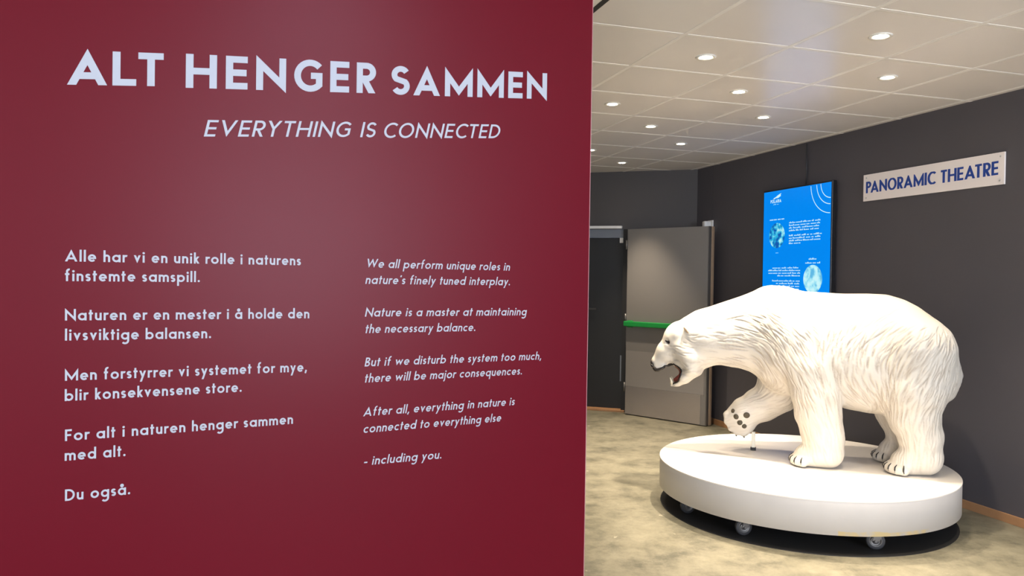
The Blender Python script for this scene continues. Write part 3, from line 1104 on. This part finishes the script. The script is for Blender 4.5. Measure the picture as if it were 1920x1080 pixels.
def bear_field():
    h = .0095
    xs = np.arange(-1.12, 1.0, h); ys = np.arange(-.43, .43, h); zs = np.arange(-.03, 1.22, h)
    X, Y, Z = np.meshgrid(xs, ys, zs, indexing='ij')
    X = X.astype(np.float32); Y = Y.astype(np.float32); Z = Z.astype(np.float32)
    # trunk and neck profile: s, top, bottom, half width
    T = np.array([
        (-1.022, .63, .57, .03), (-1.012, .70, .52, .10), (-.99, .785, .475, .16), (-.95, .862, .43, .205), (-.88, .942, .385, .25),
        (-.79, 1.022, .36, .28), (-.70, 1.071, .35, .295), (-.60, 1.101, .338, .30), (-.49, 1.105, .333, .30),
        (-.34, 1.101, .362, .295), (-.1, 1.112, .40, .27), (0, 1.143, .43, .25), (.1, 1.150, .475, .225), (.16, 1.138, .52, .205),
        (.21, 1.107, .555, .19), (.30, 1.068, .585, .175), (.41, 1.027, .595, .165), (.51, .990, .585, .155), (.57, .962, .60, .14),
        (.63, .92, .64, .11), (.67, .87, .70, .06)])
    s = X[:, 0, 0]
    top = np.interp(s, T[:, 0], T[:, 1])[:, None, None]; bot = np.interp(s, T[:, 0], T[:, 2])[:, None, None]; wd = np.interp(s, T[:, 0], T[:, 3])[:, None, None]
    # smooth the profiles a little
    def sm(a):
        b = a[:, 0, 0]
        k = np.ones(5) / 5
        return np.convolve(np.pad(b, 2, mode='edge'), k, 'valid')[:, None, None]
    top, bot, wd = sm(top), sm(bot), sm(wd)
    zc = (top + bot) / 2; hh_ = (top - bot) / 2
    # pear-shaped section: wider low down
    sh = 1.0 - .13 * np.clip((Z - zc) / hh_, -1, 1)
    q = np.sqrt((np.abs(Y) / (wd * sh)) ** 2 + ((Z - zc) / hh_) ** 2 + 1e-9)
    ends = np.maximum(np.maximum(T[0, 0] - s, s - T[-1, 0]), 0)[:, None, None]
    d = (q - 1) * np.minimum(wd, hh_) * (1.0) + ends * 1.5
    d = d.astype(np.float32)

    def cone(a, b, r1, r2, vs=1.0):
        """rounded cone between a and b; vs > 1 widens it sideways about its own axis plane"""
        a = np.array(a, dtype=np.float32); b = np.array(b, dtype=np.float32)
        ba = b - a
        t = ((X - a[0]) * ba[0] + (Z - a[2]) * ba[2] + (Y - a[1]) * ba[1]) / max(1e-9, float(ba @ ba))
        t = np.clip(t, 0, 1)
        dx = X - a[0] - t * ba[0]; dy = (Y - a[1] - t * ba[1]) / vs; dz = Z - a[2] - t * ba[2]
        return np.sqrt(dx * dx + dy * dy + dz * dz) - (r1 + (r2 - r1) * t)

    def smin(a, b, k):
        hq = np.clip(.5 + .5 * (b - a) / k, 0, 1)
        return b + (a - b) * hq - k * hq * (1 - hq)

    def smax(a, b, k):
        return -smin(-a, -b, k)
    N, F = 1, -1    # near side is +y (towards the viewer), far side is -y

    def limb(pts, k, vs=1.0):
        nonlocal d
        g = None
        for (p, r), (p2, r2) in zip(pts, pts[1:]):
            c = cone(p, p2, r, r2, vs)
            g = c if g is None else smin(g, c, .025)
        d = smin(d, g, k)
    # hind legs
    y = .165
    limb([((-.74, .12, .74), .245), ((-.735, .155, .52), .195), ((-.745, y, .36), .150), ((-.782, y, .24), .124), ((-.80, y, .13), .110)], .05)
    limb([((-.82, y, .085), .082), ((-.72, y, .078), .082), ((-.69, y, .066), .072)], .035, 1.15)
    y = -.15
    limb([((-.70, -.12, .74), .235), ((-.68, -.14, .50), .175), ((-.69, y, .33), .128), ((-.735, y, .22), .112), ((-.75, y, .13), .105)], .05)
    limb([((-.78, y, .085), .080), ((-.68, y, .075), .078), ((-.65, y, .064), .070)], .035, 1.15)
    # near fore leg
    y = .180
    limb([((-.075, .13, .80), .165), ((-.14, .165, .62), .158), ((-.185, y, .46), .146), ((-.20, y, .34), .137), ((-.232, y, .2), .125), ((-.246, y, .11), .112)], .028)
    limb([((-.27, y, .075), .075), ((-.17, y, .072), .077), ((-.13, y, .062), .068)], .03, 1.15)
    # shoulder mass
    limb([((.02, .10, .88), .15), ((-.02, .13, .70), .14)], .06)
    # far fore leg, raised
    limb([((.0, -.11, .78), .165), ((.03, -.14, .58), .148), ((.045, -.155, .43), .137)], .035)
    limb([((.045, -.155, .40), .135), ((.155, -.155, .318), .115), ((.25, -.15, .262), .102), ((.285, -.145, .212), .090)], .03)
    limb([((.300, -.140, .225), .088), ((.265, -.135, .185), .080)], .03, .8)
    # chest
    limb([((.06, 0, .74), .19), ((.0, 0, .60), .165)], .05)
    # head
    limb([((.555, 0, .790), .158), ((.675, 0, .765), .128)], .06, .88)
    limb([((.60, .0, .66), .118), ((.64, 0, .62), .10)], .05, 1.0)
    limb([((.715, 0, .725), .098), ((.775, 0, .672), .074), ((.840, 0, .602), .046)], .03, .95)
    limb([((.80, 0, .565), .030), ((.842, 0, .556), .026)], .02, 1.6)
    # brow and cheek swellings
    for sg_ in (1, -1):
        g = cone((.735, .052 * sg_, .772), (.70, .075 * sg_, .80), .026, .035)
        d = smin(d, g, .03)
        g = cone((.655, .075 * sg_, .70), (.60, .09 * sg_, .64), .06, .07)
        d = smin(d, g, .04)
        # eye socket
        g = cone((.765, .085 * sg_, .742), (.758, .07 * sg_, .742), .016, .014)
        d = smax(d, -g, .012)
    # lower jaw
    limb([((.60, 0, .565), .070), ((.655, 0, .497), .040), ((.70, 0, .457), .021), ((.742, 0, .441), .013)], .022, 2.2)
    # mouth: front gap right through, then a hollow that leaves the far cheek standing
    def carve(a, b, r1, r2, vs, yc=0.0, k=.006):
        nonlocal d
        d = smax(d, -cone(a, b, r1, r2, vs), k)
    for q in CARVES:
        carve((q[0], q[6], q[1]), (q[2], q[6], q[3]), q[4][0], q[4][1], q[5])
    # ears
    for sg_ in (1, -1):
        g = cone((.605, .105 * sg_, .80), (.640, .128 * sg_, .852), .030, .016)
        g = smax(g, -cone((.650, .140 * sg_, .815), (.655, .145 * sg_, .845), .017, .010), .008)
        d = smin(d, g, .012)
    # toes
    for fx, fy, R_, ph, zt in FEET:
        for i in range(5):
            a = math.radians(ph + (i - 2) * 23)
            c_, s_ = math.cos(a), math.sin(a)
            g = cone((fx + c_ * (R_ - .05), fy + s_ * (R_ - .05), .050), (fx + c_ * R_, fy + s_ * R_, .034), .040, .033)
            d = smin(d, g, .010)
    # toes of the raised paw, sole towards the viewer, toes down and forward
    for i, (tx, tz) in enumerate(((.372, .238), (.368, .190), (.342, .150), (.305, .128), (.262, .122))):
        g = cone((.30 + (tx - .30) * .4, -.125, .21 + (tz - .21) * .4), (tx, -.12, tz), .042, .030)
        d = smin(d, g, .012)
    d = smax(d, .0 - Z, .004)
    return X, Y, Z, d, xs, ys, zs, h


def surface_nets(d, xs, ys, zs, h):
    s = d < 0
    nx, ny, nz = d.shape
    cnt = np.zeros((nx - 1, ny - 1, nz - 1), dtype=np.int8)
    for i in (0, 1):
        for j in (0, 1):
            for k in (0, 1):
                cnt += s[i:nx - 1 + i, j:ny - 1 + j, k:nz - 1 + k]
    act = (cnt > 0) & (cnt < 8)
    idx = -np.ones(act.shape, dtype=np.int64)
    I = np.argwhere(act)
    idx[act] = np.arange(len(I))
    acc = np.zeros((len(I), 3)); num = np.zeros(len(I))
    corners = [(i, j, k) for i in (0, 1) for j in (0, 1) for k in (0, 1)]
    for a in corners:
        for ax in range(3):
            if a[ax]:
                continue
            b = list(a); b[ax] = 1
            da = d[I[:, 0] + a[0], I[:, 1] + a[1], I[:, 2] + a[2]]
            db_ = d[I[:, 0] + b[0], I[:, 1] + b[1], I[:, 2] + b[2]]
            cr = (da < 0) != (db_ < 0)
            t = np.where(cr, da / np.where(cr, da - db_, 1), 0)
            p = np.tile(np.array(a, dtype=float), (len(I), 1)); p[:, ax] += t
            acc[cr] += p[cr]; num[cr] += 1
    P = I + acc / num[:, None]
    P = np.array([xs[0], ys[0], zs[0]]) + P * h
    quads = []
    for ax in range(3):
        o1, o2 = [(1, 2), (2, 0), (0, 1)][ax]
        sl_a = [slice(None)] * 3; sl_b = [slice(None)] * 3
        sl_a[ax] = slice(0, -1); sl_b[ax] = slice(1, None)
        ch = s[tuple(sl_a)] != s[tuple(sl_b)]
        E = np.argwhere(ch)
        E = E[(E[:, o1] > 0) & (E[:, o2] > 0) & (E[:, o1] < d.shape[o1] - 1) & (E[:, o2] < d.shape[o2] - 1)]
        e1 = np.zeros(3, int); e1[o1] = 1
        e2 = np.zeros(3, int); e2[o2] = 1
        q = [idx[tuple((E - e1 * a - e2 * b).T)] for a, b in ((1, 1), (0, 1), (0, 0), (1, 0))]
        Q = np.stack(q, 1)
        ins = s[tuple(E.T)]
        Q[~ins] = Q[~ins][:, ::-1]
        quads.append(Q)
    return P, np.concatenate(quads)


def build_bear():
    X, Y, Z, d, xs, ys, zs, h = bear_field()
    P, Q = surface_nets(d, xs, ys, zs, h)
    me = bpy.data.meshes.new('bear_raw')
    me.from_pydata(P.tolist(), [], Q.tolist())
    o = bpy.data.objects.new('bear_raw', me)
    C.objects.link(o)
    sm_ = o.modifiers.new('s', 'SMOOTH'); sm_.factor = .5; sm_.iterations = 2
    sb = o.modifiers.new('d', 'SUBSURF'); sb.levels = 1; sb.render_levels = 1
    dg = bpy.context.evaluated_depsgraph_get()
    m2 = bpy.data.meshes.new_from_object(o.evaluated_get(dg))
    bpy.data.objects.remove(o)
    n = len(m2.vertices)
    co = np.empty(n * 3); m2.vertices.foreach_get('co', co); co = co.reshape(-1, 3)
    no = np.empty(n * 3); m2.vertices.foreach_get('normal', no); no = no.reshape(-1, 3)
    # flow of the carved fur in the side plane: (s, z, direction s, direction z)
    flow = np.array([
        (.80, .68, -.7, .1), (.68, .74, -1, -.25), (.60, .62, -1, -.25), (.62, .52, -1, .35), (.50, .80, -1, -.05), (.40, .72, -1, .05), (.35, .9, -1, .1), (.25, .70, -1, -.1),
        (.20, .85, -1, -.25), (.08, .85, -.75, -.7), (0, .72, -.55, -.85), (.10, .62, -.4, -.9), (-.08, .62, -.5, -.9), (-.10, .9, -.7, -.6),
        (-.15, .45, -.35, -.95), (-.2, .3, -.4, -.9), (-.23, .17, -.25, -1), (-.27, .62, -.35, -1), (-.28, .78, .1, -1), (-.40, .85, .55, -.85),
        (-.38, .68, .15, -1), (-.42, .5, -.45, -.9), (-.52, .62, -.35, -.95), (-.55, .85, .65, -.8), (-.62, .72, .55, -.85), (-.72, .62, .5, -.85),
        (-.85, .72, .5, -.85), (-.95, .65, .2, -1), (-.78, .48, .45, -.9), (-.65, .45, .2, -1), (-.75, .30, -.1, -1), (-.86, .35, .15, -1), (-.86, .2, 0, -1),
        (.1, .45, .5, -.7), (.2, .35, .9, -.3), (.05, .33, .9, -.1), (.25, .25, .8, -.3)])

    def direction(s_, z_):
        w_ = np.exp(-((flow[:, 0] - s_) ** 2 + (flow[:, 1] - z_) ** 2) / (2 * .07 ** 2)) + 1e-9
        v = np.array([(w_ * flow[:, 2]).sum(), (w_ * flow[:, 3]).sum()])
        return v / (np.linalg.norm(v) + 1e-9)
    kd = KDTree(n)
    for i, c in enumerate(co):
        kd.insert(c, i)
    kd.balance()
    rg = random.Random(11)
    groove = np.zeros(n)
    ridge = np.zeros(n)
    starts = rg.sample(range(n), 4300)
    for si in starts:
        p = Vector(co[si]); nn_ = Vector(no[si])
        s_, z_ = p.x, p.z
        near = p.y > 0
        # where the sculptor cut deeply: flanks, thighs, legs, neck underside; the back and feet are smooth
        top_z = 1.02 if s_ < .15 else 1.02 - (s_ - .15) * .42
        if z_ > top_z or nn_.z > .78:
            continue
        if z_ < .13 or s_ > .80:
            continue
        if z_ < .45 and -.5 < s_ < -.36:
            continue
        if s_ > .60 and rg.random() < .45:
            continue
        amp = 1.0
        if z_ > .92 and s_ < .1:
            amp = .55
        if z_ < .42:
            amp = .6
        if s_ > .1 and z_ < .5:
            amp = .4
        if s_ > .45:
            amp = .6
        L_ = rg.uniform(.06, .18) * (.6 if s_ > .45 else 1)
        wv = rg.uniform(-1, 1) * 4
        base_a = rg.uniform(-.22, .22)
        steps = int(L_ / .006)
        width = rg.uniform(.0036, .0066)
        dep = rg.uniform(.5, 1.0) * amp
        for t in range(steps):
            dv = direction(p.x, p.z)
            a = base_a + wv * (t / steps - .5) * .16
            ca, sa = math.cos(a), math.sin(a)
            dd = Vector((dv[0] * ca - dv[1] * sa, 0, dv[0] * sa + dv[1] * ca))
            dd = dd - nn_ * dd.dot(nn_)
            if dd.length < .3:
                break
            p = p + dd.normalized() * .006
            c_, k_, dist = kd.find(p)
            p = Vector(co[k_]) * .5 + p * .5 if dist > .004 else p
            nn_ = Vector(no[k_])
            fade = math.sin(math.pi * min(1, (t + .7) / steps)) ** .6
            for c2, k2, ds in kd.find_range(p, width * 2.3):
                g = dep * fade * math.exp(-(ds / width) ** 2)
                if g > groove[k2]:
                    groove[k2] = g
                side = (c2 - p).dot(dd.cross(nn_))
                if side > 0:
                    rr = dep * fade * math.exp(-((ds - width * 1.6) / width) ** 2) * .5
                    if rr > ridge[k2]:
                        ridge[k2] = rr
    # broad locks
    ph = np.sin(co[:, 0] * 37 + 9 * np.sin(co[:, 2] * 6) + co[:, 2] * 14) * np.sin(co[:, 2] * 23 + co[:, 0] * 11 + 3 * np.sin(co[:, 0] * 9))
    body_m = np.clip((1.0 - co[:, 2]) / .15, 0, 1) * np.clip((co[:, 2] - .1) / .08, 0, 1) * np.clip((.6 - co[:, 0]) / .1, 0, 1)
    disp = -.0085 * groove + .0042 * ridge + .0026 * ph * body_m
    co2 = co + no * disp[:, None]
    m2.vertices.foreach_set('co', co2.ravel())
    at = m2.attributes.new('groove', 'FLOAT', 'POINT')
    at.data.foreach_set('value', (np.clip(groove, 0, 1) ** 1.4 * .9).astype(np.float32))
    m2.update()
    # split off the hollow of the mouth as the lining
    bm = bmesh.new(); bm.from_mesh(m2)
    lay = bm.faces.layers.int.new('m')
    vs2 = {}
    fs2 = []
    gone = []
    for f in bm.faces:
        c = f.calc_center_median()
        if not (.63 < c.x < .86 and .43 < c.z < .605 and abs(c.y) < .13):
            continue

        def seg(ax, az, bx, bz, ra, rb, vsc, yc):
            bx_, bz_ = bx - ax, bz - az
            t = max(0, min(1, ((c.x - ax) * bx_ + (c.z - az) * bz_) / (bx_ ** 2 + bz_ ** 2)))
            return math.sqrt((c.x - ax - t * bx_) ** 2 + (c.z - az - t * bz_) ** 2 + ((c.y - yc) / vsc) ** 2) - (ra + (rb - ra) * t)
        if min(seg(q[0], q[1], q[2], q[3], q[4][0], q[4][1], q[5], q[6]) for q in CARVES) < .0045:
            gone.append(f)
    for f in gone:
        ids = []
        for v in f.verts:
            if v.index not in vs2:
                vs2[v.index] = (len(vs2), v.co.copy())
            ids.append(vs2[v.index][0])
        fs2.append(tuple(ids))
    pts = [c for _, c in sorted(vs2.values(), key=lambda q: q[0])]
    bmesh.ops.delete(bm, geom=gone, context='FACES')
    bm.to_mesh(m2); bm.free()
    m2.name = 'bear_body'
    m2.polygons.foreach_set('use_smooth', [True] * len(m2.polygons))
    m2.materials.clear()
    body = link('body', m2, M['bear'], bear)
    lin = link('mouth_lining', mesh('mouth_lining', pts, fs2, True), M['lip'], bear)
    return body, Vector, co2


body, _, _ = build_bear()
bme = body.data
bv = BVHTree.FromPolygons([v.co for v in bme.vertices], [p.vertices for p in bme.polygons])


def hit(x, z, side=1):
    r_ = bv.ray_cast(Vector((x, .6 * side, z)), Vector((0, -side, 0)))
    return r_[0], r_[1]


def blob(bm, c, ax, rad, n=12, m_=8):
    """ellipsoid, axes ax (3 vectors), radii rad"""
    rings = []
    for i in range(m_ + 1):
        t = math.pi * i / m_
        ring = []
        for j in range(n):
            a = 2 * math.pi * j / n
            p = c + ax[0] * (rad[0] * math.sin(t) * math.cos(a)) + ax[1] * (rad[1] * math.sin(t) * math.sin(a)) + ax[2] * (rad[2] * math.cos(t))
            ring.append(bm.verts.new(p))
            if i in (0, m_):
                break
        rings.append(ring)
    for A, B in zip(rings, rings[1:]):
        for j in range(n):
            k = (j + 1) % n
            if len(A) == 1:
                bm.faces.new((A[0], B[j], B[k]))
            elif len(B) == 1:
                bm.faces.new((A[j], A[k], B[0]))
            else:
                bm.faces.new((A[j], A[k], B[k], B[j]))


XA, YA, ZA = Vector((1, 0, 0)), Vector((0, 1, 0)), Vector((0, 0, 1))


def frame_from(n_):
    n_ = n_.normalized()
    t = n_.cross(ZA)
    if t.length < .1:
        t = XA.copy()
    t.normalize()
    return (t, n_.cross(t), n_)


# eyes
for sgn in (1, -1):
    pos, nr = hit(.762, .744, sgn)
    bm = bmesh.new()
    _l = Vector((-.85, 0, -.5)); _l = (_l - nr * _l.dot(nr)).normalized()
    blob(bm, pos - nr * .001, (_l, nr.cross(_l), nr), (.024, .0105, .007))
    link('eye', bm_mesh('eye', bm, True), M['nose'], bear)
# nose and nostrils
bm = bmesh.new()
blob(bm, Vector((.872, 0, .588)), (Vector((.86, 0, -.5)), YA, Vector((.5, 0, .86))), (.017, .034, .022), 16, 10)
for sgn in (1, -1):
    blob(bm, Vector((.874, .02 * sgn, .570)), (Vector((.86, 0, -.5)), YA, Vector((.5, 0, .86))), (.011, .016, .016), 12, 8)
link('nose', bm_mesh('nose', bm, True), M['nose'], bear)
# lips: dark rolls along both sides of the upper and lower jaw


def tube(bm, pts, rads, n=8):
    rings = []
    for i, p in enumerate(pts):
        a = pts[max(0, i - 1)]; b = pts[min(len(pts) - 1, i + 1)]
        fr_ = frame_from((b - a))
        rings.append([bm.verts.new(p + fr_[0] * rads[i] * math.cos(2 * math.pi * j / n) + fr_[1] * rads[i] * math.sin(2 * math.pi * j / n)) for j in range(n)])
    for A, B in zip(rings, rings[1:]):
        for j in range(n):
            k = (j + 1) % n
            bm.faces.new((A[j], A[k], B[k], B[j]))
    bm.faces.new(rings[0]); bm.faces.new(rings[-1][::-1])


for sgn in (1, -1):
    bm = bmesh.new()
    pts = [Vector(q) for q in ((.862, .026 * sgn, .563), (.846, .036 * sgn, .540), (.828, .040 * sgn, .536), (.800, .044 * sgn, .552), (.770, .050 * sgn, .574), (.735, .062 * sgn, .584), (.700, .078 * sgn, .574), (.676, .090 * sgn, .545), (.678, .090 * sgn, .510), (.695, .078 * sgn, .480), (.715, .052 * sgn, .462), (.742, .030 * sgn, .448))]
    pp, rr = [], []
    R0 = [.012, .016, .015, .010, .006, .005, .006, .006, .006, .006, .006, .005]
    for i in range(len(pts) - 1):
        for t in (0, .33, .66):
            q = pts[i].lerp(pts[i + 1], t)
            # snap to the skin
            loc, nr, fi, ds = bv.find_nearest(q)
            pp.append(loc if ds < .03 else q); rr.append(R0[i] + (R0[i + 1] - R0[i]) * t)
    tube(bm, pp, rr)
    link('lip', bm_mesh('lip', bm, True), M['nose'], bear)
# brown inner ear
for sgn in (1, -1):
    loc, nr, fi, ds = bv.find_nearest(Vector((.640, .150 * sgn, .826)))
    bm = bmesh.new()
    _l = Vector((.55, 0, .83)); _l = (_l - nr * _l.dot(nr)).normalized()
    blob(bm, loc - nr * .001, (_l, nr.cross(_l), nr), (.030, .010, .004))
    link('inner_ear', bm_mesh('inner_ear', bm, True), M['earbrown'], bear)
# tongue and teeth
bm = bmesh.new()
tube(bm, [Vector((.655, 0, .515)), Vector((.68, 0, .492)), Vector((.705, 0, .478)), Vector((.728, 0, .470))], [.030, .028, .022, .012], 12)
link('tongue', bm_mesh('tongue', bm, True), M['tongue'], bear)


def tooth(base, tip, r_):
    bm = bmesh.new()
    tube(bm, [base, base.lerp(tip, .5), base.lerp(tip, .85), tip], [r_, r_ * .75, r_ * .35, r_ * .08], 8)
    link('tooth', bm_mesh('tooth', bm, True), M['tooth'], bear)


for sgn in (1, -1):
    tooth(Vector((.732, .030 * sgn, .450)), Vector((.750, .032 * sgn, .496)), .011)
    tooth(Vector((.826, .026 * sgn, .556)), Vector((.818, .024 * sgn, .533)), .006)
    for k in range(2):
        tooth(Vector((.742 + .004 * k, .006 * sgn + .009 * k * sgn, .450)), Vector((.748 + .002 * k, .006 * sgn + .009 * k * sgn, .470)), .0045)

# claws: dark crescents at the toe tips, five on each grounded paw
for fx, fy, R_, ph, zt in FEET:
    for i in range(5):
        a = math.radians(ph + (i - 2) * 23)
        c_, s_ = math.cos(a), math.sin(a)
        pp = []
        for rr_, zz in ((R_ + .012, .066), (R_ + .034, .056), (R_ + .042, .036), (R_ + .044, .014)):
            loc, nr, fi, ds = bv.find_nearest(Vector((fx + c_ * rr_, fy + s_ * rr_, zz)))
            pp.append(loc + nr * .001)
        bm = bmesh.new()
        tube(bm, pp, [.0025, .0048, .0050, .0018], 8)
        link('claw', bm_mesh('claw', bm, True), M['claw'], bear)
for (tx, tz) in ((.350, .118), (.312, .098), (.262, .096)):
    bm = bmesh.new()
    p0 = Vector((tx, .0, tz))
    loc, nr, fi, ds = bv.find_nearest(Vector((tx, -.13, tz)))
    dirn = Vector((tx - .30, 0, tz - .21)).normalized()
    tube(bm, [loc - dirn * .010, loc + dirn * .004, loc + dirn * .009 + Vector((0, -.003, 0)), loc + dirn * .014 + Vector((0, -.006, 0))], [.007, .0065, .0045, .001], 8)
    link('claw', bm_mesh('claw', bm, True), M['claw'], bear)
# pads on the sole of the raised paw
for x, z, r_ in ((.325, .275, .0155), (.303, .240, .0185), (.278, .203, .0185), (.249, .178, .0165), (.234, .257, .0215)):
    # the sole stands a little in front of the bear's middle plane as seen; slide each pad onto the skin
    r0_ = bv.ray_cast(Vector((x + .008, -.02, z - .002)), Vector((0, -1, 0)))
    if r0_[0] is None:
        continue
    bm = bmesh.new()
    nrm = r0_[1]
    blob(bm, r0_[0], frame_from(nrm), (r_, r_ * 1.05, .0075), 16, 8)
    link('paw_pad', bm_mesh('paw_pad', bm, True), M['pad'], bear)

# support rod under the raised paw
rod = empty('support_rod', BEAR_O + U * .199 + V_ * .15, 'thin pale rod on the platform holding up the raised forepaw of the bear', 'rod')
bm = bmesh.new()
_zs = [bv.ray_cast(Vector((.199 + dx, -.15 + dy, .02)), Vector((0, 0, 1)))[0] for dx in (-.012, 0, .012) for dy in (-.012, 0, .012)]
_top = min([q.z for q in _zs if q] or [.125]) * .991
box(bm, (-.012, -.012, .018), (.012, .012, _top - .001), .003)
link('shaft', bm_mesh('shaft', bm), M['post'], rod, rotz=BEAR_ROT)
bm = bmesh.new()
box(bm, (-.018, -.018, .0005), (.018, .018, .018), .002)
link('foot_plate', bm_mesh('foot_plate', bm), M['black'], rod, rotz=BEAR_ROT)
